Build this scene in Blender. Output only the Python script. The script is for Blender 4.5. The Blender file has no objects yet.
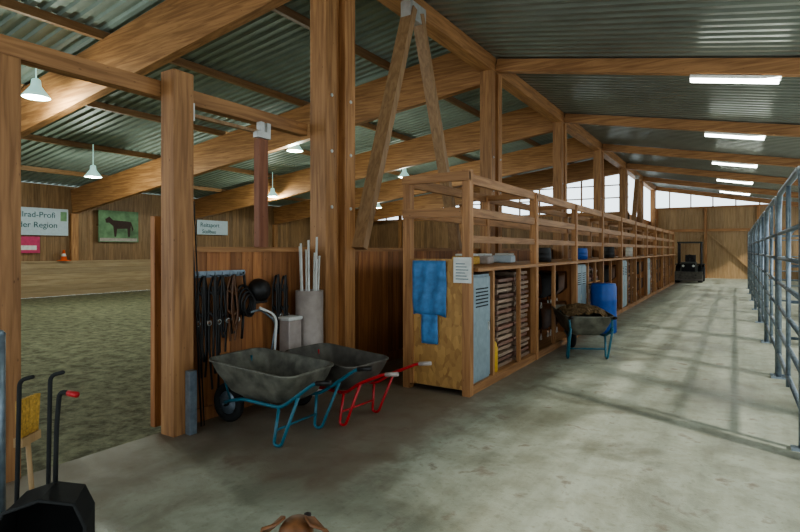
import bpy, math, random
from mathutils import Vector, Matrix, Euler
random.seed(7)
C=bpy.context.scene.collection

# ------------------------------------------------------------ materials
def newmat(name):
    m=bpy.data.materials.new(name); m.use_nodes=True
    nt=m.node_tree; b=nt.nodes['Principled BSDF']
    return m,nt,b
def plain(name,col,rough=.6,metal=0,var=.12,scale=12,emit=None,es=0):
    m,nt,b=newmat(name)
    tc=nt.nodes.new('ShaderNodeTexCoord'); n=nt.nodes.new('ShaderNodeTexNoise')
    n.inputs['Scale'].default_value=scale; n.inputs['Detail'].default_value=4
    nt.links.new(tc.outputs['Object'],n.inputs['Vector'])
    r=nt.nodes.new('ShaderNodeValToRGB')
    r.color_ramp.elements[0].position=.3; r.color_ramp.elements[1].position=.7
    r.color_ramp.elements[0].color=[c*(1-var) for c in col]+[1]
    r.color_ramp.elements[1].color=[min(1,c*(1+var)) for c in col]+[1]
    nt.links.new(n.outputs['Fac'],r.inputs['Fac']); nt.links.new(r.outputs['Color'],b.inputs['Base Color'])
    b.inputs['Roughness'].default_value=rough; b.inputs['Metallic'].default_value=metal
    if emit:
        b.inputs['Emission Color'].default_value=(*emit,1); b.inputs['Emission Strength'].default_value=es
    return m
def wood(name,c1,c2,axis='Z',sc=1.0,rough=.55,isl=.35,knots=True):
    m,nt,b=newmat(name); N=nt.nodes.new; L=nt.links.new
    tc=N('ShaderNodeTexCoord'); mp=N('ShaderNodeMapping')
    s=[14*sc]*3; s['XYZ'.index(axis)]=.9*sc
    mp.inputs['Scale'].default_value=s
    geo=N('ShaderNodeNewGeometry')
    add=N('ShaderNodeVectorMath'); add.operation='ADD'
    mul=N('ShaderNodeVectorMath'); mul.operation='SCALE'; mul.inputs['Scale'].default_value=37
    comb=N('ShaderNodeCombineXYZ')
    for i in range(3): L(geo.outputs['Random Per Island'],comb.inputs[i])
    L(comb.outputs[0],mul.inputs[0]); L(tc.outputs['Object'],mp.inputs[0]); L(mp.outputs[0],add.inputs[0]); L(mul.outputs[0],add.inputs[1])
    n=N('ShaderNodeTexNoise'); n.inputs['Scale'].default_value=1.6; n.inputs['Detail'].default_value=7; n.inputs['Distortion'].default_value=.6
    L(add.outputs[0],n.inputs['Vector'])
    r=N('ShaderNodeValToRGB'); r.color_ramp.elements[0].position=.36; r.color_ramp.elements[1].position=.64
    r.color_ramp.elements[0].color=(*c2,1); r.color_ramp.elements[1].color=(*c1,1)
    L(n.outputs['Fac'],r.inputs['Fac'])
    hv=N('ShaderNodeHueSaturation'); 
    mr=N('ShaderNodeMapRange'); mr.inputs['To Min'].default_value=1-isl; mr.inputs['To Max'].default_value=1+isl*.6
    L(geo.outputs['Random Per Island'],mr.inputs['Value']); L(mr.outputs[0],hv.inputs['Value']); L(r.outputs['Color'],hv.inputs['Color'])
    out=hv.outputs[0]
    if knots:
        v=N('ShaderNodeTexVoronoi'); mp2=N('ShaderNodeMapping'); s2=[3.5]*3; s2['XYZ'.index(axis)]=1.3
        mp2.inputs['Scale'].default_value=s2; L(tc.outputs['Object'],mp2.inputs[0]); L(mp2.outputs[0],v.inputs['Vector'])
        kr=N('ShaderNodeValToRGB'); kr.color_ramp.elements[0].position=.04; kr.color_ramp.elements[1].position=.1
        kr.color_ramp.elements[0].color=(.35,.3,.25,1); kr.color_ramp.elements[1].color=(1,1,1,1)
        L(v.outputs['Distance'],kr.inputs['Fac'])
        mx=N('ShaderNodeMix'); mx.data_type='RGBA'; mx.blend_type='MULTIPLY'; mx.inputs[0].default_value=.8
        L(out,mx.inputs[6]); L(kr.outputs[0],mx.inputs[7]); out=mx.outputs[2]
    L(out,b.inputs['Base Color']); b.inputs['Roughness'].default_value=rough
    bp=N('ShaderNodeBump'); bp.inputs['Strength'].default_value=.15; bp.inputs['Distance'].default_value=.01
    L(n.outputs['Fac'],bp.inputs['Height']); L(bp.outputs[0],b.inputs['Normal'])
    return m
P1=(.46,.235,.10); P2=(.27,.125,.048)
WX=wood('glulam_x',P1,P2,'X',isl=.2); WY=wood('timber_y',P1,P2,'Y',isl=.2); WZ=wood('timber_z',P1,P2,'Z',isl=.25)
PLK=wood('plank_wall_orange',(.42,.185,.068),(.26,.10,.035),'Z')
FAR=wood('plank_wall_brown',(.31,.185,.095),(.20,.11,.05),'Z',isl=.25)
KCK=wood('kickboard_pale',(.42,.31,.19),(.33,.23,.13),'Y',isl=.15)
PALE=wood('pale_boards',(.42,.28,.145),(.31,.195,.095),'Z',isl=.15)
RED=wood('redbrown_wood',(.28,.11,.055),(.20,.07,.035),'Z')
HAN=wood('handle_wood',(.50,.33,.17),(.40,.25,.12),'Z',knots=False)
PUR=wood('purlin_wood',(.30,.17,.085),(.22,.12,.05),'Y')
STEEL=plain('galvanised_steel',(.25,.30,.35),.4,.6,.2,20)
BRK=plain('bracket_zinc',(.55,.55,.53),.4,.6)
BLK=plain('black_leather',(.014,.012,.012),.5,var=.4)
RUB=plain('rubber',(.015,.015,.015),.8)
TRAY=plain('tray_grey_green',(.14,.135,.11),.55,.3,.45,9)
TRAY2=plain('tray_dark',(.11,.10,.085),.5,.3,.3,9)
TEAL=plain('teal_paint',(.02,.12,.17),.4)
REDP=plain('red_paint',(.42,.015,.02),.35)
WHT=plain('white_paint',(.65,.65,.62),.5)
GRYP=plain('grey_pvc',(.38,.32,.29),.5)
BLUE=plain('blue_plastic',(.01,.08,.36),.35)
LBL=plain('blue_sheet',(.07,.20,.42),.6,var=.25)
LOCK=plain('locker_grey_blue',(.28,.35,.39),.45,.2)
DARK=plain('dark_gap',(.01,.01,.012),.8)
YEL=plain('yellow_plastic',(.60,.37,.03),.45)
STRAW=plain('straw_bristle',(.55,.33,.08),.9,var=.3,scale=60)
MUCK=plain('muck',(.15,.095,.045),1,var=.6,scale=40)
PINK=plain('pink',(.55,.06,.15),.7)
GRN=plain('banner_green',(.14,.24,.13),.7,var=.5,scale=2.5)
BNW=plain('banner_white',(.50,.58,.64),.6,var=.05)
BNT=plain('banner_text',(.03,.10,.12),.6)
HORSE=plain('horse_print',(.05,.025,.02),.7)
ORG=plain('orange_cone',(.8,.12,.03),.5)
LAMP=plain('lamp_diffuser',(.9,.95,.9),.5,emit=(.85,1,.93),es=14)
TUBE=plain('fluorescent_tube',(.9,.95,.9),.5,emit=(.93,1,.92),es=16)
SHADE=plain('lamp_shade_acrylic',(.45,.6,.56),.4,0,emit=(.45,.8,.72),es=.8)
DOG=plain('dog_fur',(.20,.085,.035),.5,var=.35,scale=25)
DOGD=plain('dog_dark',(.02,.012,.01),.5)
SAD=plain('saddle_leather',(.11,.045,.018),.4,var=.3)

def osb():
    m,nt,b=newmat('osb_board'); N=nt.nodes.new; L=nt.links.new
    tc=N('ShaderNodeTexCoord'); v=N('ShaderNodeTexVoronoi'); v.inputs['Scale'].default_value=24
    mp=N('ShaderNodeMapping'); mp.inputs['Scale'].default_value=(1,1,.5); L(tc.outputs['Object'],mp.inputs[0]); L(mp.outputs[0],v.inputs['Vector'])
    r=N('ShaderNodeValToRGB'); r.color_ramp.elements[0].color=(.30,.15,.05,1); r.color_ramp.elements[1].color=(.56,.33,.12,1)
    L(v.outputs['Color'],r.inputs['Fac']); L(r.outputs[0],b.inputs['Base Color']); b.inputs['Roughness'].default_value=.6
    return m
OSB=osb()
CORA=plain('corrugated_arena',(.26,.315,.275),.55,.1,.15,1.5)
CORB=plain('corrugated_aisle',(.25,.27,.235),.32,.5,.12,1.5)

def concrete():
    m,nt,b=newmat('concrete_floor'); N=nt.nodes.new; L=nt.links.new
    tc=N('ShaderNodeTexCoord')
    def noise(s,d=6,dist=0,sc=None,rg=.5):
        n=N('ShaderNodeTexNoise'); n.inputs['Scale'].default_value=s; n.inputs['Detail'].default_value=d; n.inputs['Distortion'].default_value=dist; n.inputs['Roughness'].default_value=rg
        if sc:
            mp=N('ShaderNodeMapping'); mp.inputs['Scale'].default_value=sc; L(tc.outputs['Object'],mp.inputs[0]); L(mp.outputs[0],n.inputs['Vector'])
        else: L(tc.outputs['Object'],n.inputs['Vector'])
        return n
    n2=noise(3.6,12,.3,None,.62); n3=noise(.8,12,.6,None,.65); n4=noise(90,3); n5=noise(1.1,8,.2,(1.7,.2,1),.6); n6=noise(22,6)
    r=N('ShaderNodeValToRGB'); r.color_ramp.elements[0].position=.36; r.color_ramp.elements[1].position=.62
    r.color_ramp.elements[0].color=(.30,.315,.245,1); r.color_ramp.elements[1].color=(.47,.49,.395,1); L(n5.outputs['Fac'],r.inputs['Fac'])
    def mulramp(src,lo,p0,p1,fac,prev):
        r2=N('ShaderNodeValToRGB'); r2.color_ramp.elements[0].position=p0; r2.color_ramp.elements[1].position=p1
        r2.color_ramp.elements[0].color=(*lo,1); r2.color_ramp.elements[1].color=(1,1,1,1); L(src,r2.inputs['Fac'])
        mx=N('ShaderNodeMix'); mx.data_type='RGBA'; mx.blend_type='MULTIPLY'; mx.inputs[0].default_value=fac
        L(prev,mx.inputs[6]); L(r2.outputs[0],mx.inputs[7]); return mx.outputs[2]
    col=mulramp(n2.outputs['Fac'],(.55,.50,.42),.36,.56,.45,r.outputs[0])
    col=mulramp(n6.outputs['Fac'],(.6,.57,.5),.34,.42,.3,col)
    col=mulramp(n3.outputs['Fac'],(.45,.43,.39),.38,.52,.7,col)
    sx=N('ShaderNodeSeparateXYZ'); L(tc.outputs['Object'],sx.inputs[0])
    def mr(src,a,c,lo=0,hi=1):
        q=N('ShaderNodeMapRange'); q.inputs['From Min'].default_value=a; q.inputs['From Max'].default_value=c; q.inputs['To Min'].default_value=lo; q.inputs['To Max'].default_value=hi; L(src,q.inputs['Value']); return q.outputs[0]
    def mth(op,a,c):
        q=N('ShaderNodeMath'); q.operation=op
        for i,k in enumerate((a,c)):
            if isinstance(k,(int,float)): q.inputs[i].default_value=k
            else: L(k,q.inputs[i])
        return q.outputs[0]
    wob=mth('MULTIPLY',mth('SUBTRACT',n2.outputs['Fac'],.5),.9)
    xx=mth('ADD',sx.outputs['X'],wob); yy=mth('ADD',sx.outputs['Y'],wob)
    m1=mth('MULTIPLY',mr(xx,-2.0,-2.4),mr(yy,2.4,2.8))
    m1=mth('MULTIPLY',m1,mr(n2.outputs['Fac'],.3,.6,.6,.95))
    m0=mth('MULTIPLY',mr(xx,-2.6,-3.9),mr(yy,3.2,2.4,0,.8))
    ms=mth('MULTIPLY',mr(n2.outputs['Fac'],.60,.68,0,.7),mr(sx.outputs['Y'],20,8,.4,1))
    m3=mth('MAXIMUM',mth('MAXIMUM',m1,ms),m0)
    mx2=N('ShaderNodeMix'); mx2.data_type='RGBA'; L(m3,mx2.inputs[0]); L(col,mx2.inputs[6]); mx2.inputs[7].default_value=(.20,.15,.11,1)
    L(mx2.outputs[2],b.inputs['Base Color']); L(mr(n3.outputs['Fac'],.38,.55,.36,.68),b.inputs['Roughness'])
    bp=N('ShaderNodeBump'); bp.inputs['Strength'].default_value=.25; bp.inputs['Distance'].default_value=.008; L(n4.outputs['Fac'],bp.inputs['Height']); L(bp.outputs[0],b.inputs['Normal'])
    return m
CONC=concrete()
def sand():
    m,nt,b=newmat('arena_sand'); N=nt.nodes.new; L=nt.links.new
    tc=N('ShaderNodeTexCoord')
    n=N('ShaderNodeTexNoise'); n.inputs['Scale'].default_value=5; n.inputs['Detail'].default_value=12; n.inputs['Roughness'].default_value=.78
    L(tc.outputs['Object'],n.inputs['Vector'])
    r=N('ShaderNodeValToRGB'); r.color_ramp.elements[0].position=.4; r.color_ramp.elements[1].position=.6
    r.color_ramp.elements[0].color=(.13,.12,.07,1); r.color_ramp.elements[1].color=(.35,.34,.21,1)
    L(n.outputs['Fac'],r.inputs['Fac']); L(r.outputs[0],b.inputs['Base Color']); b.inputs['Roughness'].default_value=.95
    bp=N('ShaderNodeBump'); bp.inputs['Strength'].default_value=.9; bp.inputs['Distance'].default_value=.08; L(n.outputs['Fac'],bp.inputs['Height']); L(bp.outputs[0],b.inputs['Normal'])
    return m
SAND=sand()

# ------------------------------------------------------------ mesh builder
class MB:
    def __init__(s): s.v=[];s.f=[];s.m=[];s.mats=[];s.sm=[]
    def mi(s,mat):
        if mat not in s.mats: s.mats.append(mat)
        return s.mats.index(mat)
    def add(s,vs,fs,mat,smooth=False):
        o=len(s.v); s.v+= [tuple(x) for x in vs]; i=s.mi(mat)
        for f in fs: s.f.append([o+k for k in f]); s.m.append(i); s.sm.append(smooth)
    def box(s,lo,hi,mat,M=None):
        x0,y0,z0=lo;x1,y1,z1=hi
        vs=[(x0,y0,z0),(x1,y0,z0),(x1,y1,z0),(x0,y1,z0),(x0,y0,z1),(x1,y0,z1),(x1,y1,z1),(x0,y1,z1)]
        if M: vs=[M@Vector(v) for v in vs]
        s.add(vs,[(0,3,2,1),(4,5,6,7),(0,1,5,4),(1,2,6,5),(2,3,7,6),(3,0,4,7)],mat)
    def cbox(s,c,d,mat,rot=(0,0,0)):
        M=Matrix.Translation(c)@Euler(rot).to_matrix().to_4x4()
        s.box([-k/2 for k in d],[k/2 for k in d],mat,M)
    def beam(s,a,b,w,h,mat,up=(0,0,1)):
        a=Vector(a);b=Vector(b);d=(b-a).normalized();u=Vector(up)
        sd=d.cross(u).normalized()*w/2; uu=sd.cross(d).normalized()*h/2
        vs=[]
        for p in (a,b):
            vs+=[p-sd-uu,p+sd-uu,p+sd+uu,p-sd+uu]
        s.add(vs,[(0,1,2,3),(7,6,5,4),(0,4,5,1),(1,5,6,2),(2,6,7,3),(3,7,4,0)],mat)
    def tube(s,pts,r,mat,n=10,closed=False):
        pts=[Vector(p) for p in pts]; k=len(pts); rs=r if isinstance(r,(list,tuple)) else [r]*k
        vs=[];ref=None
        for i,p in enumerate(pts):
            if closed: t=pts[(i+1)%k]-pts[i-1]
            else: t=pts[min(i+1,k-1)]-pts[max(i-1,0)]
            t.normalize()
            if ref is None: ref=Vector((0,0,1)) if abs(t.z)<.9 else Vector((1,0,0))
            a=(ref-t*ref.dot(t)).normalized(); ref=a; b=t.cross(a)
            for j in range(n):
                an=2*math.pi*j/n; vs.append(p+(a*math.cos(an)+b*math.sin(an))*rs[i])
        fs=[]
        for i in range(k if closed else k-1):
            i2=(i+1)%k
            for j in range(n): fs.append((i*n+j,i*n+(j+1)%n,i2*n+(j+1)%n,i2*n+j))
        if not closed: fs+= [tuple(range(n))[::-1],tuple((k-1)*n+j for j in range(n))]
        s.add(vs,fs,mat,True)
    def lathe(s,prof,c,mat,axis=(0,0,1),n=20,cap=True):
        q=Vector((0,0,1)).rotation_difference(Vector(axis)); vs=[]
        for r,z in prof:
            for j in range(n):
                a=2*math.pi*j/n; vs.append(Vector(c)+q@Vector((r*math.cos(a),r*math.sin(a),z)))
        fs=[]
        for i in range(len(prof)-1):
            for j in range(n): fs.append((i*n+j,i*n+(j+1)%n,(i+1)*n+(j+1)%n,(i+1)*n+j))
        if cap: fs+=[tuple(range(n))[::-1],tuple((len(prof)-1)*n+j for j in range(n))]
        s.add(vs,fs,mat,True)
    def obj(s,name,loc=(0,0,0),rot=(0,0,0),bevel=0,parent=None,scale=1):
        me=bpy.data.meshes.new(name); me.from_pydata(s.v,[],s.f)
        for m in s.mats: me.materials.append(m)
        me.polygons.foreach_set('material_index',s.m); me.polygons.foreach_set('use_smooth',s.sm); me.update()
        o=bpy.data.objects.new(name,me); C.objects.link(o); o.location=loc; o.rotation_euler=rot; o.scale=(scale,)*3
        if bevel:
            b=o.modifiers.new('b','BEVEL'); b.width=bevel; b.segments=2; b.limit_method='ANGLE'; b.angle_limit=math.radians(50)
        if parent: o.parent=parent
        return o
def arc(pts,r=.05,n=5):
    pts=[Vector(p) for p in pts]; out=[pts[0]]
    for i in range(1,len(pts)-1):
        a,b,c=pts[i-1:i+2]; d1=(a-b).normalized(); d2=(c-b).normalized(); rr=min(r,(a-b).length*.45,(c-b).length*.45)
        p=b+d1*rr;q=b+d2*rr
        for k in range(n+1):
            t=k/n; out.append(p*(1-t)**2+b*2*t*(1-t)+q*t*t)
    out.append(pts[-1]); return out

# ------------------------------------------------------------ geometry constants
XR=-4.25; YG=27.0; YE=35.0; XF=-20.0; XQ=3.6; YB=-5.0
RY=[.1,5.0,9.9,14.8,19.7,24.6]
def za(x): return 4.9+.127*(x-XR)
def zb(x): return 5.15-.187*(x-XR)

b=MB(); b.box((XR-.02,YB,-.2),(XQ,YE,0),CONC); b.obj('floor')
b=MB(); b.box((XF,YB,-.2),(XR-.02,YG,-.01),SAND); b.obj('floor_arena_sand')

def corrugated(name,x0,x1,zf,y0,y1,mat,pitch=.22,h=.045):
    b=MB(); ys=[];y=y0
    while y<y1:
        ys+=[(y,0),(y+pitch*.38,0),(y+pitch*.5,h),(y+pitch*.88,h)]; y+=pitch
    vs=[];fs=[]
    for (yy,zz) in ys:
        vs+=[(x0,yy,zf(x0)+zz),(x1,yy,zf(x1)+zz)]
    for i in range(len(ys)-1): fs.append((2*i,2*i+1,2*i+3,2*i+2))
    b.add(vs,fs,mat); b.obj(name)
corrugated('ceiling_arena',XF-.6,XR-.03,lambda x:za(x)+.97,YB,YG+.3,CORA)
corrugated('ceiling_aisle',XR+.02,XQ+.5,lambda x:zb(x)+.26,YB,YE+.2,CORB)
b=MB(); b.box((XR-.03,YB,5.38),(XR,YE,5.95),FAR); b.obj('trim_ridge')

for y in RY:
    b=MB()
    b.beam((XF+.06,y,za(XF)+.42),(XR-.04,y,za(XR-.04)+.42),.16,.84,WX); b.obj('arena_rafter')
for y in RY+[29.5,34.5]:
    b=MB(); b.beam((XR+.30,y,zb(XR+.3)+.12),(XQ-.02,y,zb(XQ)+.12),.16,.24,WX); b.obj('aisle_rafter')
b=MB()
for x in (-18,-15,-12,-9,-6.3):
    z=za(x)+.87
    b.box((x-.045,YB,z-.04),(x+.045,YG,z+.1),PUR)
b.obj('roof_purlins')
b=MB(); b.box((XR+.02,YB,5.08),(XR+.28,YE,5.36),WY); b.obj('ridge_beam')

for y in RY+[29.5,34.5]:
    b=MB()
    for s in (-1,1):
        b.box((XR+.04,y+s*.18-.1,0),(XR+.28,y+s*.18+.1,5.08),WZ)
    b.box((XR+.06,y-.085,0),(XR+.18,y+.085,4.8),WZ)
    for z in (2.1,2.75,3.4):
        for s in (-1,1): b.lathe([(.022,0),(.022,.015)],(XR+.28,y+s*.18,z),BRK,(1,0,0),8)
    b.obj('timber_post',bevel=.006)

BRW=wood('brace_wood',(.38,.23,.12),(.26,.15,.075),'Z')
def brace(y0,y1,top,name='diagonal_brace',zb0=1.62):
    b=MB(); x=XR+.36
    b.beam((x,top,5.0),(x,y0,zb0),.10,.19,BRW,up=(1,0,0))
    b.beam((x,top+.22,5.0),(x,y1,zb0),.10,.16,BRW,up=(1,0,0))
    b.box((x-.09,top-.1,4.85),(x+.07,top+.34,5.1),BRK)
    b.obj(name)
brace(5.25,7.95,6.45)
brace(25.4,28.6,27.1)

b=MB(); y=3.03
while y<YG:
    b.box((XR-.05,y,0),(XR,min(y+.138,YG),1.58),PLK); y+=.142
b.box((XR-.08,3.03,1.58),(XR+.03,YG,1.63),WY)
b.box((XR-.02,3.03,.0),(XR+.035,YG,.12),PLK)
b.obj('wall_arena_boards')
b=MB(); y=YG
while y<YE:
    b.box((XR-.05,y,0),(XR,y+.19,3.3),PLK); y+=.195
b.obj('wall_aisle_side')

b=MB(); b.box((XR-.1,1.58,0),(XR+.02,1.75,2.94),WZ); b.obj('door_post',bevel=.005)
b=MB(); b.box((XR+.02,2.82,0),(XR+.2,3.02,3.15),WZ); b.obj('door_post',bevel=.005)
b=MB(); b.box((XR-.12,-1,2.94),(XR+.0,4.72,3.08),WY); b.obj('door_header_beam',bevel=.004)
b=MB(); b.box((XR-.16,2.84,0.03),(XR-.1,3.0,1.9),PLK); b.obj('gate_jamb')
b=MB(); b.box((XR-.0,3.9,1.63),(XR+.08,4.02,2.76),RED); b.obj('hanging_door_stile')
b=MB()
b.box((XR+.0,3.06,2.82),(XR+.05,3.95,2.85),BRW)
for y in (3.08,3.93,4.02): b.box((XR+.005,y,2.78),(XR+.07,y+.05,2.94),BRK)
b.box((XR+.03,3.86,2.765),(XR+.10,4.04,2.83),BRK)
b.obj('sliding_door_rail')
b=MB(); b.box((XR+.205,2.93,0),(XR+.27,3.0,.55),STEEL); b.obj('steel_post_guard')

b=MB(); y=YB
while y<YG:
    b.box((XF-.06,y,0),(XF,y+.19,za(XF)+.95),FAR); y+=.195
b.box((XF-.1,YB,0),(XF-.06,YG,za(XF)+.9),FAR)
b.obj('wall_arena_far')
b=MB()
for i in range(6): b.box((XF+.05,YB,.0+i*.195),(XF+.10,YG,.0+i*.195+.188),KCK)
b.box((XF+.01,YB,1.17),(XF+.14,YG,1.22),KCK); b.obj('arena_kickboards')
b=MB()
for y in RY: b.box((XF+.01,y-.12,1.22),(XF+.14,y+.12,za(XF)-.01),WZ)
b.obj('arena_wall_posts')
b=MB(); x=XF
while x<XR:
    b.box((x,YG,0),(x+.19,YG+.06,3.35),FAR); x+=.195
b.box((XF,YG+.06,0),(XR,YG+.1,3.35),FAR)
b.box((XF,YG-.02,0),(XR,YG,1.2),KCK)
b.box((XF,YG-.03,3.3),(XR,YG+.08,3.42),WX)
b.obj('wall_gable_arena')
b=MB(); x=XF+2
while x<XR:
    b.box((x,YG,3.4),(x+.07,YG+.05,za(x)+.95),WZ); x+=1.05
b.beam((XF,YG+.03,4.1),(XR,YG+.03,4.1),.05,.05,WX); b.beam((-12,YG+.03,4.7),(XR,YG+.03,4.7),.05,.05,WX)
b.obj('window_1')
b=MB()
for x in (-17,-13,-9,-5.5): b.box((x,YG-.14,0),(x+.2,YG-.03,za(x)+.9),WZ)
b.obj('gable_posts')

b=MB(); x=XR
while x<XQ+.5:
    b.box((x,YE,0),(x+.19,YE+.06,4.02),PALE); x+=.195
b.box((XR,YE+.06,0),(XQ+.5,YE+.1,4.02),PALE)
b.obj('wall_back')
b=MB()
for x in (-4.0,-1.5,1.0,3.4): b.box((x,YE-.12,0),(x+.14,YE,4.0),WZ)
b.beam((-3.9,YE-.06,.2),(-1.45,YE-.06,2.6),.06,.14,PALE,up=(0,1,0))
b.beam((1.05,YE-.06,.2),(-1.35,YE-.06,2.6),.06,.14,PALE,up=(0,1,0))
b.box((XR,YE-.1,2.65),(XQ,YE-.02,2.8),WX); b.box((XR,YE-.1,3.98),(XQ,YE+.08,4.08),WX)
b.obj('trim_back_wall_framing')
b=MB()
for x in (-3.3,-2.2,-1.1,0,1.1): b.box((x,YE,4.05),(x+.06,YE+.05,zb(x)+.25),WZ)
b.obj('window_2')
b=MB(); y=YB
while y<YE:
    b.box((XQ,y,0),(XQ+.06,y+.19,1.0),FAR); y+=.195
for y in [k*4.9+.1 for k in range(-1,8)]:
    b.box((XQ+.0,y-.1,0),(XQ+.2,y+.1,3.75),WZ)
b.box((XQ+.0,YB,3.4),(XQ+.1,YE,3.9),FAR)
b.obj('wall_right')  # out-of-view wall; open band above the boards shaped to throw daylight patches

# ------------------------------------------------------------ storage row
X0,X1=-3.29,-2.44; Y0,Y1=5.3,28.3
b=MB()
ys=[Y0+i*2.3 for i in range(11)]
for i,y in enumerate(ys):
    b.box((X1-.09,y,0),(X1,y+.10,2.48 if i==0 else 2.4),WZ)
    b.box((X0,y,0),(X0+.09,y+.10,2.45 if i==0 else 2.4),WZ)
    if i: b.box((X0+.09,y+.02,0.04),(X1-.09,y+.06,1.36),PLK)
for x in (X0+.02,X1-.07):
    b.box((x,Y0+.1,2.33),(x+.05,Y1,2.44),WY)
    b.box((x,Y0+.1,1.97),(x+.05,Y1,2.07),WY)
b.box((X1-.07,Y0+.1,1.68),(X1-.02,Y1,1.76),WY)
b.box((X0,Y0-.02,2.36),(X1,Y0+.03,2.46),WX)
b.box((X0,Y0-.015,1.97),(X1-.09,Y0+.02,2.07),WX)
for y in ys[1:]: b.box((X0,y+.02,2.35),(X1,y+.07,2.43),WX)
b.obj('storage_row_frame')
b=MB(); b.box((X0+.09,Y0+.02,.06),(X1-.09,Y0+.06,1.5),OSB)
b.box((X0+.09,Y0-.0,.06),(X0+.14,Y0+.02,1.5),WZ)
b.obj('osb_end_panel')
b=MB(); b.box((X0-.03,Y0+.12,1.36),(X1+.05,Y1,1.40),WY); b.obj('counter_top')
b=MB()
y=Y0+.1
while y<Y1: b.box((X0+.02,y,0),(X0+.05,y+.19,1.36),PLK); y+=.195
b.box((X0+.05,Y0+.1,.06),(X1-.02,Y1,.10),WY)
b.box((X1-.05,Y0+.1,.0),(X1-.01,Y1,.09),WY)
b.obj('storage_row_back')
b=MB()
for i,y in enumerate(ys[:-1]):
    s0=.68 if i==0 else .95
    b.box((X1-.06,y+s0,.1),(X1-.01,y+s0+.06,1.36),WZ)
    if i%2==0:
        b.box((X1-.06,y+1.62,.1),(X1-.01,y+1.67,1.36),WZ)
        if i: 
            for z in (.5,.92): b.box((X0+.05,y+1.0,z),(X1-.06,y+2.3,z+.025),WY)
b.obj('storage_shelves')
b=MB(); vs=[];fs=[]; GX,GZ=14,12
for k in range(GZ+1):
    z=1.48-.62*k/GZ
    for j in range(GX+1):
        x=-3.15+.43*j/GX; vs.append((x,Y0-.012-.01*math.sin(j*1.1+k*.35)-.006*math.sin(k*.9),z+.012*math.sin(j*.8)*(k==GZ)))
for k in range(GZ):
    for j in range(GX): q=k*(GX+1)+j; fs.append((q,q+GX+1,q+GX+2,q+1))
b.add(vs,fs,LBL,True)
vs=[];fs=[]
for k in range(7):
    for j in range(7): vs.append((-3.03+.21*j/6,Y0-.02-.008*math.sin(j*1.3+k*.6),.87-.33*k/6))
for k in range(6):
    for j in range(6): q=k*7+j; fs.append((q,q+7,q+8,q+1))
b.add(vs,fs,LBL,True)
o=b.obj('blue_tarp_sheet'); sd=o.modifiers.new('s','SOLIDIFY'); sd.thickness=.003
b=MB(); b.box((-2.62,Y0-.03,1.24),(-2.41,Y0-.018,1.52),WHT)
for k in range(6): b.box((-2.59,Y0-.033,1.28+k*.033),(-2.44-.02*(k%3),Y0-.03,1.288+k*.033),BNT)
b.obj('notice_sheet')

def locker(y,w,h=1.22,n=2):
    b=MB(); b.box((X1-.5,y,.1),(X1-.04,y+w,.1+h),LOCK)
    for k in range(n):
        a=y+.015+k*w/n; c=y+(k+1)*w/n-.015
        b.box((X1-.04,a,.13),(X1-.022,c,.07+h),LOCK)
        for z in (.95,.99,1.03,1.07,1.11,1.15): b.box((X1-.023,a+.06,z),(X1-.019,c-.06,z+.015),DARK)
        b.box((X1-.024,c-.07,.66),(X1-.008,c-.04,.76),BRK)
    b.obj('metal_locker',bevel=.004)
locker(Y0+.14,.5,n=1); locker(ys[2]+.12,.75); locker(ys[4]+.12,.78); locker(ys[6]+.12,.78)

cols=[plain('rug_%d'%i,c,.9) for i,c in enumerate([(.26,.14,.12),(.12,.09,.09),(.30,.24,.20),(.17,.08,.07),(.16,.13,.10),(.32,.21,.18),(.15,.09,.06)])]
def rugs(y,w,z,n,name='folded_horse_rugs',t=.045):
    b=MB()
    for k in range(n):
        m=cols[(k*3+int(y*10))%7]; j=random.uniform(-.02,.02); zz=z+k*t
        b.tube([(X1-.42+j,y+.02,zz+t/2),(X1-.42+j,y+w-.02,zz+t/2)],t*.48,m,8)
        b.box((X1-.42+j,y+.02,zz+.002),(X1-.12+j,y+w,zz+t-.002),m)
        b.tube([(X1-.12+j,y+.02,zz+t/2),(X1-.12+j,y+w,zz+t/2)],t*.49,m,8)
    b.obj(name)
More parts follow.
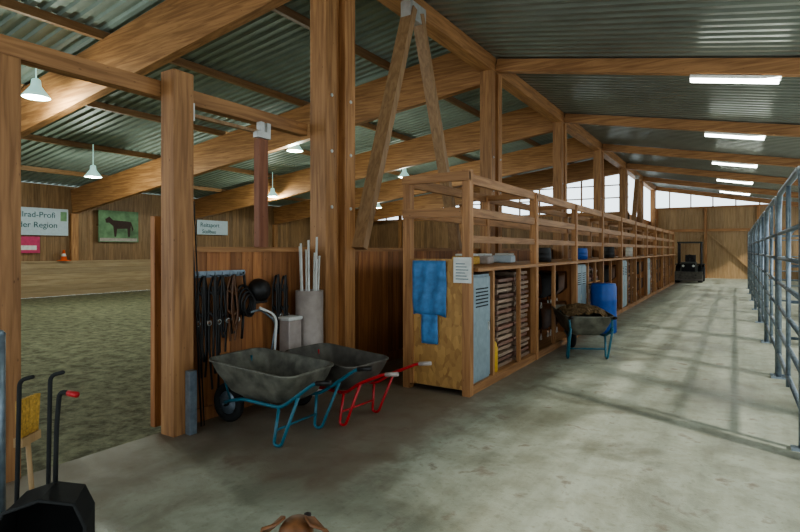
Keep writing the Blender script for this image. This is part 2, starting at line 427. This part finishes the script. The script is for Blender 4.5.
# stacked weathered boards in the first open bay
SL=[wood('slat_%d'%i,c,[k*.7 for k in c],'Y') for i,c in enumerate([(.36,.24,.17),(.28,.15,.11),(.42,.30,.22)])]
for (y0,w,n) in ((Y0+1.08,.52,17),(Y0+1.70,.54,18)):
    b=MB()
    for k in range(n):
        z=.10+k*.068; j=random.uniform(-.02,.02)
        b.box((X1-.62,y0+.0,z+.0),(X1-.10+j,y0+w,z+.042),SL[k%3])
        if k<n-1:
            for q in (.06,w-.1): b.box((X1-.6,y0+q,z+.042),(X1-.14,y0+q+.04,z+.068),SL[(k+1)%3])
    b.obj('stacked_boards',bevel=.005)
def saddle(y,z,mat=SAD):
    b=MB(); G=16; vs=[];fs=[]
    for off in (0,.02):
        for i in range(G+1):
            u=i/G; x=-.5+.46*u
            for j in range(G+1):
                v=-1+2*j/G; seat=.05*(2*u-1)**2*(1.6 if u>.5 else 1.2)
                w=.10+.08*math.sin(math.pi*min(1,u*.9+.1)); a=v*1.5
                fl=max(0,abs(v)-.55)/.45
                yy=w*math.sin(a)*.95; zz=w*.9*math.cos(a)-.09-fl*(.26*math.sin(math.pi*(.15+.75*(1-u))))
                vs.append((x,yy,zz+seat*(1-abs(v))-off))
    n=(G+1)**2
    for o in (0,n):
        for i in range(G):
            for j in range(G): q=o+i*(G+1)+j; fs.append((q,q+G+1,q+G+2,q+1))
    b.add(vs,fs,mat,True)
    b.tube([(-.76,0,-.05),(-.08,0,-.05)],.022,WX,8)
    for s in (-1,1):
        b.tube([(-.25,s*.17,-.2),(-.25,s*.19,-.42)],.008,mat,6)
        b.tube(arc([(-.25,s*.19,-.42),(-.25,s*.19-.05,-.52),(-.25,s*.19+.05,-.52),(-.25,s*.19,-.42)],.02),.007,BRK,6)
    b.obj('riding_saddle',(X1-.03,y,z))
for i,y in enumerate(ys[:-1]):
    if i==0: continue
    if i%2==0:
        rugs(y+1.08,.5,.1,8); rugs(y+1.72,.5,.1,7); rugs(y+1.08,.5,.526,8); rugs(y+1.72,.5,.526,8)
        rugs(y+1.08,.5,.946,7); rugs(y+1.72,.5,.946,6)
    else:
        for k,dy in enumerate((.38,1.30,1.85)):
            saddle(y+dy,1.16,[SAD,BLK,SAD][k]); 
            if not(i==3 and k<1): saddle(y+dy,.64,[BLK,SAD,SAD][k])
b=MB(); b.lathe([(.0,0),(.06,0),(.065,.02),(.065,.3),(.045,.36),(.025,.38),(.025,.42),(0,.42)],(X1-.10,6.19,.1),YEL,n=16)
b.lathe([(0,.42),(.03,.42),(.03,.45),(0,.45)],(X1-.10,6.19,.1),REDP,n=12)
b.obj('yellow_canister')
def barrel(x,y,z,r,h,mat,name):
    b=MB(); p=[(0,0),(r*.93,0),(r,.03),(r,h*.3),(r*1.03,h*.33),(r,h*.36),(r,h*.64),(r*1.03,h*.67),(r,h*.7),(r,h-.05),(r*.94,h),(r*.94,h+.02),(0,h+.02)]
    b.lathe(p,(x,y,z),mat,n=24); b.obj(name)
barrel(X1+.27,10.9,0,.24,.93,BLUE,'blue_barrel')
barrel(X1-.3,8.9,1.40,.13,.22,BLK,'feed_bucket')
barrel(X1-.35,11.6,1.40,.16,.22,BLUE,'feed_bucket')
barrel(X1-.3,14.4,1.40,.14,.26,BLK,'feed_bucket')
barrel(X1-.3,17.8,1.40,.15,.26,WHT,'feed_bucket')
for (y,m) in ((6.6,STRAW),(7.1,GRYP),(8.0,BNW)):
    b=MB(); b.cbox((X0+.2,y,1.46),(.3,.4,.11),m,(0,0,.2)); b.box((X0+.1,y-.15,1.515),(X0+.33,y+.12,1.55),WHT)
    b.obj('feed_sack',bevel=.03)

# ------------------------------------------------------------ fence on the right
FX=.46
def panel(y0,y1):
    b=MB(); r=.026; t=2.28
    b.tube(arc([(FX,y0,.0),(FX,y0,t),(FX,y1,t),(FX,y1,.0)],.32,8),r*1.2,STEEL)
    for z in (.3,.6,.9,1.2,1.5,1.8): b.tube([(FX,y0,z),(FX,y1,z)],r*.9,STEEL,8)
    for k in (1/2,): b.tube([(FX,y0+(y1-y0)*k,.2),(FX,y0+(y1-y0)*k,t)],r*.85,STEEL,8)
    for z in (.45,1.85): b.tube([(FX,y0-.05,z-.08),(FX,y0-.05,z+.08)],.03,STEEL,8)
    for y in (y0,y1): b.box((FX-.08,y-.05,0),(FX+.08,y+.05,.02),STEEL)
    b.obj('steel_fence_panel')
y=5.25
while y<26:
    panel(y+.06,y+2.9); y+=3.0
b=MB(); b.box((FX+.04,5.0,0),(FX+.16,5.14,2.35),STEEL); b.obj('fence_post')
for y in (8.22,14.22,20.22):
    b=MB(); r=.022
    b.tube(arc([(FX+.1,y,.0),(FX+.1,y,1.9),(XQ-.2,y,1.9),(XQ-.2,y,.0)],.2,6),r,STEEL)
    for z in (.5,.95,1.4): b.tube([(FX+.1,y,z),(XQ-.2,y,z)],r*.8,STEEL,8)
    b.obj('stall_divider')

# ------------------------------------------------------------ ceiling strip lights
for y in RY+[29.5]:
    if y<1: continue
    b=MB(); sl=-math.atan(.187)
    zc=zb(0)-.06
    M=Matrix.Translation((-.02,y,zc))@Matrix.Rotation(-sl,4,'Y')
    b.box((-.62,-.05,-.01),(.62,.05,.045),WHT,M)
    b.tube([M@Vector((-.6,-.035,-.035)),M@Vector((.6,-.035,-.035))],.028,TUBE)
    b.tube([M@Vector((-.6,.035,-.035)),M@Vector((.6,.035,-.035))],.028,TUBE)
    b.obj('strip_light')
    l=bpy.data.lights.new('strip_lamp','AREA'); l.shape='RECTANGLE'; l.size=1.2; l.size_y=.15; l.energy=28; l.color=(.93,1,.92)
    o=bpy.data.objects.new('strip_lamp',l); C.objects.link(o); o.location=(-.02,y,zc-.08)
for (x,y,z) in ((-10.1,4.4,4.2),(-9.8,10.4,4.2),(-14.9,7.9,3.6),(-14.7,14.4,3.6),(-14.4,20.9,3.6),(-10,16.2,4.2)):
    b=MB()
    b.lathe([(.05,.32),(.07,.3),(.08,.2),(.12,.14),(.21,.02),(.22,0),(.20,0),(.10,.13),(.0,.14)],(x,y,z),SHADE,n=20,cap=False)
    b.lathe([(0,-.03),(.13,-.01),(.19,.02),(.19,.03),(0,.03)],(x,y,z),LAMP,n=20)
    b.tube([(x,y,z+.3),(x,y,za(x)+.95)],.012,SHADE,6)
    b.obj('high_bay_lamp')
    l=bpy.data.lights.new('bay_light','POINT'); l.energy=230; l.shadow_soft_size=.12; l.color=(.90,1,.88)
    o=bpy.data.objects.new('bay_light',l); C.objects.link(o); o.location=(x,y,z-.16)

# ------------------------------------------------------------ banners
def text(s,loc,size,mat,parent):
    c=bpy.data.curves.new('lettering','FONT'); c.body=s; c.size=size; c.extrude=.002; c.materials.append(mat)
    o=bpy.data.objects.new('lettering',c); C.objects.link(o); o.parent=parent; o.location=loc; o.rotation_euler=(math.pi/2,0,math.pi/2)
BX=XF+.16
b=MB(); b.box((BX,7.9,2.1),(BX+.02,9.65,3.02),BNW); b.box((BX+.02,9.4,2.6),(BX+.025,9.6,2.92),GRN); b.box((XF+.01,7.9,2.5),(BX,9.6,2.54),FAR); o=b.obj('sponsor_banner')
text('Allrad-Profi',(BX+.03,7.97,2.7),.27,BNT,o); text('der Region',(BX+.03,8.1,2.36),.27,BNT,o)
b=MB(); b.box((BX,7.9,1.5),(BX+.02,8.75,2.05),PINK); b.box((BX+.02,8,1.6),(BX+.025,8.65,1.75),WHT); b.box((XF+.01,7.9,1.7),(BX,8.7,1.74),FAR); b.obj('pink_banner')
b=MB(); b.box((BX,10.7,1.9),(BX+.02,12.25,3.08),GRN); b.box((XF+.01,10.7,2.5),(BX,12.25,2.54),FAR)
hp=[(10.95,2.75),(11.1,2.85),(11.25,2.72),(11.75,2.7),(11.95,2.68),(12.05,2.4),(11.98,2.3),(11.95,2.55),(11.9,2.1),(11.83,2.1),(11.8,2.42),(11.4,2.4),(11.36,2.1),(11.3,2.1),(11.25,2.5),(11.1,2.62),(10.98,2.62)]
b.add([(BX+.025,p[0],p[1]) for p in hp],[tuple(range(len(hp)))],HORSE)
b.box((BX+.02,10.75,1.93),(BX+.023,12.2,2.05),GRYP); b.obj('horse_picture_banner')
b=MB(); b.box((BX,14.95,2.28),(BX+.02,16.6,2.92),BNW); b.box((XF+.01,15,2.5),(BX,16.35,2.54),FAR); o=b.obj('sponsor_banner')
text('Reitsport',(BX+.03,15.1,2.62),.27,BNT,o); text('Stallbau',(BX+.03,15.2,2.34),.24,BNT,o)
b=MB(); b.lathe([(.16,0),(.16,.03),(.1,.04),(.03,.38),(0,.38)],(XF+.3,9.5,0),ORG,n=14); b.box((XF+.14,9.34,0),(XF+.46,9.66,.02),ORG); b.lathe([(.078,.16),(.055,.26)],(XF+.3,9.5,0),WHT,n=14,cap=False)
o=b.obj('traffic_cone'); o.location=(-.1,.0,1.22); 

# ------------------------------------------------------------ wheelbarrow
def ring(cx,lx,ly,z0,z1,r,n=6):
    out=[]
    for (sx,sy,a0) in ((1,1,0),(-1,1,90),(-1,-1,180),(1,-1,270)):
        for k in range(n+1):
            a=math.radians(a0+90*k/n); x=sx*(lx-r)+r*math.cos(a); y=sy*(ly-r)+r*math.sin(a)
            z=z0+(z1-z0)*(x+lx)/(2*lx); out.append((cx+x,y,z))
    return out
def wheelbarrow(loc,ang,frame,tray,muck=False,hl=.85,grip=BLK,sc=1):
    b=MB()
    rims=[ring(-.04,.50,.34,.67,.61,.12),ring(-.03,.46,.31,.56,.52,.12),ring(-.01,.36,.25,.40,.38,.12),ring(0,.28,.20,.345,.335,.12)]
    n=len(rims[0])
    for off in (0,.012):
        vs=[];fs=[]
        for r in rims: vs+=[(p[0]*(1-off),p[1]*(1-off*2),p[2]+off*.8) for p in r]
        for i in range(3):
            for j in range(n): fs.append((i*n+j,i*n+(j+1)%n,(i+1)*n+(j+1)%n,(i+1)*n+j))
        fs.append(tuple(3*n+j for j in range(n))); b.add(vs,fs,tray,True)
    b.tube(rims[0],.012,tray,8,closed=True)
    for s in (-1,1):
        b.tube(arc([(-.62,s*.05,.19),(-.5,s*.10,.24),(-.2,s*.2,.325),(.3,s*.25,.33),(.5,s*.28,.46),(hl-.15,s*.29,.60),(hl,s*.29,.62)],.08),.017,frame)
        b.tube([(hl-.13,s*.29,.60),(hl+.01,s*.29,.622)],.021,grip)
        b.tube(arc([(.28,s*.25,.33),(.24,s*.27,.015),(.32,s*.27,.015),(.52,s*.28,.46)],.06),.015,frame)
        b.tube([(-.45,s*.12,.27),(-.5,s*.2,.62)],.01,frame)
    b.tube([(.26,-.27,.14),(.26,.27,.14)],.011,frame)
    b.tube([(.02,-.2,.325),(.02,.2,.325)],.013,frame)
    wc=Vector((-.60,0,.19)); pts=[wc+Vector((.148*math.cos(a),0,.148*math.sin(a))) for a in [2*math.pi*k/28 for k in range(28)]]
    b.tube(pts,.042,RUB,10,closed=True)
    b.lathe([(.11,-.02),(.115,0),(.11,.02)],wc,STEEL,(0,1,0),20)
    b.lathe([(.03,-.05),(.03,.05)],wc,BLK,(0,1,0),12); b.tube([wc+Vector((0,-.08,0)),wc+Vector((0,.08,0))],.009,STEEL)
    if muck:
        vs=[];fs=[];G=22
        for i in range(G+1):
            for j in range(G+1):
                u=-1+2*i/G;v=-1+2*j/G; h=max(0,1-(u*u+v*v)*.5); vs.append((-.04+u*.46*(1-.12*v*v),v*.31*(1-.12*u*u),.58+.16*h+random.uniform(-.018,.018)))
        for i in range(G):
            for j in range(G): q=i*(G+1)+j; fs.append((q,q+G+1,q+G+2,q+1))
        b.add(vs,fs,MUCK,False)
    return b.obj('wheelbarrow',loc,(0,0,ang),scale=sc)
wheelbarrow((-3.42,3.38,0),math.radians(2),TEAL,TRAY,sc=.96)
wheelbarrow((-3.26,4.08,0),math.radians(-3),REDP,TRAY2,hl=.97,grip=GRYP,sc=.90)
wheelbarrow((-1.98,8.35,0),math.radians(-62),TEAL,TRAY,True,hl=.6,sc=1.04)

# ------------------------------------------------------------ tack on the wall
b=MB(); xw=XR+.03
b.box((XR+.0,3.12,1.34),(XR+.03,3.75,1.40),STEEL); 
for k in range(7): b.tube(arc([(XR+.02,3.15+k*.09,1.36),(XR+.09,3.15+k*.09,1.35),(XR+.10,3.15+k*.09,1.39)],.02),.006,STEEL,6)
b.obj('tack_hook_rail')
def ribbon(b,pts,w,mat,t=.004):
    """flat leather strap hanging in the wall plane"""
    P=[Vector(p) for p in pts]; vs=[]
    for i,p in enumerate(P):
        d=(P[min(i+1,len(P)-1)]-P[max(i-1,0)]).normalized(); n=Vector((1,0,0)).cross(d).normalized()*w/2
        for q in (p-n,p+n): vs+=[q,q+Vector((t,0,0))]
    fs=[]
    for i in range(len(P)-1):
        a=i*4; c=a+4
        fs+=[(a,a+2,c+2,c),(a+1,c+1,c+3,a+3),(a,c,c+1,a+1),(a+2,a+3,c+3,c+2)]
    b.add(vs,fs,mat,True)
def bridle(y,zt,zl,w,mat=BLK,x=XR+.07):
    b=MB(); rr=random.uniform
    # crown + cheek pieces, browband, noseband, rings, hanging reins
    ribbon(b,arc([(x,y-w,zt-.42),(x,y-w*.9,zt-.12),(x,y,zt+.01),(x,y+w*.9,zt-.12),(x,y+w,zt-.42)],.06),.026,mat)
    ribbon(b,arc([(x+.012,y-w*.95,zt-.15),(x+.03,y,zt-.19),(x+.012,y+w*.95,zt-.14)],.04),.026,mat)
    ribbon(b,arc([(x+.012,y-w,zt-.34),(x+.035,y,zt-.40),(x+.012,y+w,zt-.33)],.04),.032,mat)
    ribbon(b,arc([(x+.02,y-w*.5,zt-.1),(x+.03,y-w*.2,zt-.3),(x+.02,y+w*.3,zt-.55)],.04),.022,mat)
    for s in (-1,1):
        b.tube([(x+.015,y+s*w+.022*math.cos(a),zt-.44+.022*math.sin(a)) for a in [k*math.pi/6 for k in range(12)]],.004,BRK,5,closed=True)
        ribbon(b,arc([(x+.01,y+s*w,zt-.45),(x+.02,y+s*w*.9+rr(-.02,.02),(zt+zl)/2-.1),(x+.02,y+rr(-.02,.02)+s*.02,zl)],.08),.022,mat)
    ribbon(b,arc([(x+.03,y,zt),(x+.035,y+w*.5+rr(-.02,.02),zl+.25),(x+.035,y-w*.1,zl+.12),(x+.035,y-w*.6,zl+.3),(x+.03,y-.01,zt-.02)],.07),.024,mat)
    b.obj('leather_bridle')
bridle(3.21,1.36,.42,.055); bridle(3.31,1.36,.30,.055,x=XR+.10); bridle(3.42,1.36,.62,.06); bridle(3.53,1.36,.72,.06,mat=SAD,x=XR+.10); bridle(3.57,1.36,.78,.05,x=XR+.06)
b=MB()
for k in range(4):
    cy,cz,r=3.71+.012*k,1.10-.02*k,.095-.008*k
    b.tube([(XR+.05+.018*k,cy+r*math.cos(a),cz+r*1.5*math.sin(a)) for a in [2*math.pi*j/20 for j in range(20)]],.014,BLK,6,closed=True)
b.tube([(XR+.08,3.71,1.22),(XR+.06,3.71,1.38)],.014,BLK,6); b.tube([(XR+.1,3.67,.97),(XR+.1,3.65,.72)],.013,BLK,6); b.obj('coiled_lead_rope')
b=MB(); b.lathe([(.12,0),(.125,.03),(.11,.1),(.07,.14),(0,.155)],(XR+.01,3.92,1.18),BLK,(1,0,0),18); b.box((XR+.02,3.83,1.05),(XR+.1,4.0,1.08),BLK); b.obj('riding_helmet',bevel=.01)
bridle(4.15,1.34,.70,.055); bridle(4.23,1.33,.60,.05,x=XR+.10)
b=MB(); b.tube(arc([(XR+.05,3.10,1.9),(XR+.08,3.11,1.5),(XR+.20,3.10,0.02)],.2),.008,BLK,6); b.tube([(XR+.2,3.13,.02),(XR+.04,3.14,2.05)],.006,BLK,6); b.obj('lunge_whips')
px,py=-4.04,4.52
b=MB(); b.lathe([(.155,0),(.155,1.15),(.14,1.15),(.14,.02),(0,.02)],(px,py,0),GRYP,n=28,cap=False); b.lathe([(0,0),(.15,0),(.15,.01),(0,.01)],(px,py,0),GRYP)
for k in range(8):
    a=k*.9; dx,dy=.09*math.cos(a),.09*math.sin(a)
    b.tube([(px+dx*.6,py+dy*.6,.03),(px+dx*1.2,py+dy*1.3,1.5+.035*k)],.012,WHT,8)
b.obj('pole_container')
b=MB(); b.box((-4.12,4.13,0),(-3.97,4.32,.85),GRYP); b.box((-4.13,4.12,.85),(-3.96,4.33,.89),WHT); b.obj('plastic_bin',bevel=.012)
b=MB(); b.tube(arc([(-4.0,3.90,0.02),(-4.0,3.98,.93),(-4.04,3.78,1.02)],.1),.013,WHT); b.tube(arc([(-4.08,3.86,.02),(-4.06,4.03,.85),(-4.07,3.82,1.0),(-4.08,3.7,.98)],.08),.011,STEEL); b.obj('saddle_rack_tube')

# ------------------------------------------------------------ foreground tools
b=MB()
prof=[(-.2,.0),(-.2,.30),(-.15,.42),(0,.46),(.15,.42),(.2,.30),(.2,0)]
for off in (0,.008):
    vs=[(p[0]*(1-off*3),-.16,p[1]*(1-off*3)+off) for p in prof]+[(p[0]*.92,.12,p[1]*.9+off+.02) for p in prof]
    n=len(prof); fs=[(i,i+1,n+i+1,n+i) for i in range(n-1)]+[tuple(n+i for i in range(n))]
    b.add(vs,fs,RUB)
b.box((-.2,-.2,0),(.2,.12,.012),RUB)
b.tube([(p[0],-.16,p[1]) for p in prof],.01,RUB,8)
b.tube(arc([(0,.1,.40),(0,.12,.72),(.02,.10,.93),(.10,.04,.92)],.06),.012,RUB)
b.tube([(.07,.065,.923),(.12,.03,.918)],.016,REDP)
b.obj('manure_scoop',(-2.85,1.30,0),(0,0,math.radians(50)),scale=.95)
b=MB()
b.tube([(-3.33,1.27,0),(-3.33,1.27,1.15)],.032,STEEL,14); b.lathe([(.07,0),(.07,.015)],(-3.33,1.27,0),STEEL,n=14); b.lathe([(.034,1.15),(.02,1.17),(0,1.175)],(-3.33,1.27,0),STEEL,n=14)
b.obj('steel_gate_post')
b=MB()
b.tube([(-3.36,1.46,.0),(-3.40,1.44,.50)],.013,HAN); b.cbox((-3.405,1.44,.53),(.05,.16,.05),HAN,(0,0,.6))
for k in range(6):
    t=-.07+.028*k; c=math.cos(.6+math.pi/2);s_=math.sin(.6+math.pi/2)
    b.tube([(-3.405+c*t,1.44+s_*t,.55),(-3.42+c*t*1.1,1.45+s_*t*1.1,.76)],[.015,.018],STRAW,6)
b.obj('broom')
for (x,y,h) in ((-3.20,1.30,.90),(-3.13,1.42,.91)):
    b=MB(); b.tube(arc([(x,y,.15),(x-.06,y+.04,h),(x+.01,y+.08,h+.02)],.04),.011,RUB)
    b.cbox((x+.01,y,.105),(.10,.03,.2),RUB,(.2,0,.5)); b.obj('stable_shovel',bevel=.008)

# ------------------------------------------------------------ compact yard tractor
TRK=plain('tractor_dark_paint',(.03,.035,.03),.45)
b=MB()
for (x,y,r,w) in ((-.5,-.65,.28,.22),(.5,-.65,.28,.22),(-.5,.5,.42,.3),(.5,.5,.42,.3)):
    b.lathe([(0,-w/2),(r*.9,-w/2),(r,-w/2+.03),(r,w/2-.03),(r*.9,w/2),(0,w/2)],(x,y,r),RUB,(1,0,0),22)
    b.lathe([(r*.5,-w/2-.01),(r*.5,w/2+.01)],(x,y,r),TRAY2,(1,0,0),14)
b.box((-.32,-.95,.35),(.32,.0,1.0),TRK); b.box((-.34,0,.35),(.34,.85,.8),TRK)
b.box((-.28,-.965,.5),(.28,-.95,.92),DARK)
b.box((-.24,.3,.8),(.24,.7,.92),BLK); b.box((-.24,.65,.9),(.24,.75,1.35),BLK)
for x in (-.5,.5):
    b.tube(arc([(x,.05,.7),(x,.05,1.95),(x,.85,1.95),(x,.85,.7)],.1),.035,BLK)
    b.box((x-.16,.1,.85),(x+.16,.95,.9),TRK)
b.box((-.56,-.02,1.95),(.56,.95,2.02),TRK)
b.tube([(0,-.0,1.0),(0,.15,1.18)],.02,BLK); b.tube([(.18*math.cos(a),.15-.05*math.sin(a),1.2+.16*math.sin(a)) for a in [k*math.pi/8 for k in range(16)]],.015,BLK,8,closed=True)
b.box((-.62,-1.5,.12),(.62,-1.2,.18),TRAY2); b.box((-.62,-1.25,.12),(.62,-1.2,.55),TRAY2)
for x in (-.33,.33): b.beam((x,-1.25,.35),(x,-.1,.85),.07,.1,TRK)
for x in (-.22,.22): b.lathe([(.06,0),(.06,.02)],(x,-.96,.82),WHT,(0,-1,0),12)
b.obj('compact_tractor',(-1.95,30.6,0),bevel=.012)

# ------------------------------------------------------------ dog
def skinobj(name,verts,edges,rad,mat,parent,sub=2):
    me=bpy.data.meshes.new(name); me.from_pydata(verts,edges,[]); me.materials.append(mat)
    o=bpy.data.objects.new(name,me); C.objects.link(o); o.parent=parent
    sk=o.modifiers.new('s','SKIN'); sk.use_smooth_shade=True
    for i,r in enumerate(rad):
        d=me.skin_vertices[0].data[i]; d.radius=r if isinstance(r,tuple) else (r,r); d.use_root=(i==0)
    ss=o.modifiers.new('ss','SUBSURF'); ss.levels=sub; ss.render_levels=sub
    return o
dog=bpy.data.objects.new('dog',None); C.objects.link(dog)
V=[(0,-.30,.47),(0,-.10,.45),(0,.12,.45),(0,.24,.50),(0,.33,.58),
   (.07,-.30,.38),(.09,-.26,.28),(.09,-.36,.16),(.09,-.34,.03),(.09,-.29,.02),
   (-.07,-.30,.38),(-.09,-.24,.28),(-.09,-.32,.16),(-.09,-.30,.03),(-.09,-.25,.02),
   (.08,.14,.36),(.085,.12,.24),(.085,.14,.13),(.085,.14,.03),(.085,.18,.02),
   (-.08,.14,.36),(-.085,.12,.24),(-.085,.14,.13),(-.085,.14,.03),(-.085,.18,.02),
   (0,-.42,.48),(0,-.52,.40),(0,-.60,.34)]
E=[(0,1),(1,2),(2,3),(3,4),(0,5),(5,6),(6,7),(7,8),(8,9),(0,10),(10,11),(11,12),(12,13),(13,14),(2,15),(15,16),(16,17),(17,18),(18,19),(2,20),(20,21),(21,22),(22,23),(23,24),(0,25),(25,26),(26,27)]
R=[.10,.095,.13,.09,.07,.07,.045,.026,.022,.022,.07,.045,.026,.022,.022,.055,.035,.024,.022,.024,.055,.035,.024,.022,.024,.028,.018,.009]
skinobj('body',V,E,R,DOG,dog)
skinobj('head',[(0,.31,.575),(0,.37,.60),(0,.43,.585),(0,.50,.56),(0,.545,.555)],[(0,1),(1,2),(2,3),(3,4)],[.06,.072,.055,.035,.025],DOG,dog)
b=MB()
for s in (-1,1):
    vs=[(s*.035,.36,.665),(s*.06,.33,.655),(s*.115,.345,.63),(s*.135,.37,.585),(s*.105,.39,.60),(s*.06,.40,.645)]
    vs2=[(v[0]*.98,v[1],v[2]-.012) for v in vs]
    n=6; b.add(vs+vs2,[tuple(range(n)),tuple(range(2*n-1,n-1,-1))]+[(i,(i+1)%n,n+(i+1)%n,n+i) for i in range(n)],DOG,True)
    b.lathe([(.0,-.009),(.008,-.004),(.008,.004),(0,.009)],(s*.035,.44,.615),DOGD,n=10)
b.lathe([(0,-.012),(.014,-.006),(.014,.006),(0,.012)],(0,.568,.565),DOGD,n=10)
b.obj('ears_eyes_nose',parent=dog)
dog.location=(-1.32+.19,1.41-.33,0); dog.rotation_euler=(0,0,math.radians(30))

# ------------------------------------------------------------ world, daylight, camera
w=bpy.data.worlds.new('overcast'); bpy.context.scene.world=w; w.use_nodes=True
nt=w.node_tree; bg=nt.nodes['Background']; bg.inputs[0].default_value=(.82,.94,1,1); bg.inputs[1].default_value=3.0
s=bpy.data.lights.new('hazy_sun','SUN'); s.energy=4.5; s.angle=math.radians(4); s.color=(1,.98,.9)
o=bpy.data.objects.new('hazy_sun',s); C.objects.link(o); o.rotation_euler=(0,math.radians(60),math.radians(-25))

cd=bpy.data.cameras.new('camera'); cd.lens=24; cd.sensor_width=36; cd.shift_y=-.02
cam=bpy.data.objects.new('camera',cd); C.objects.link(cam); cam.location=(0,0,1.6); cam.rotation_euler=(math.pi/2,0,math.radians(32.15))
bpy.context.scene.camera=cam
bpy.context.scene.view_settings.view_transform='AgX'
bpy.context.scene.view_settings.look='AgX - Medium High Contrast'
bpy.context.scene.view_settings.exposure=-.35
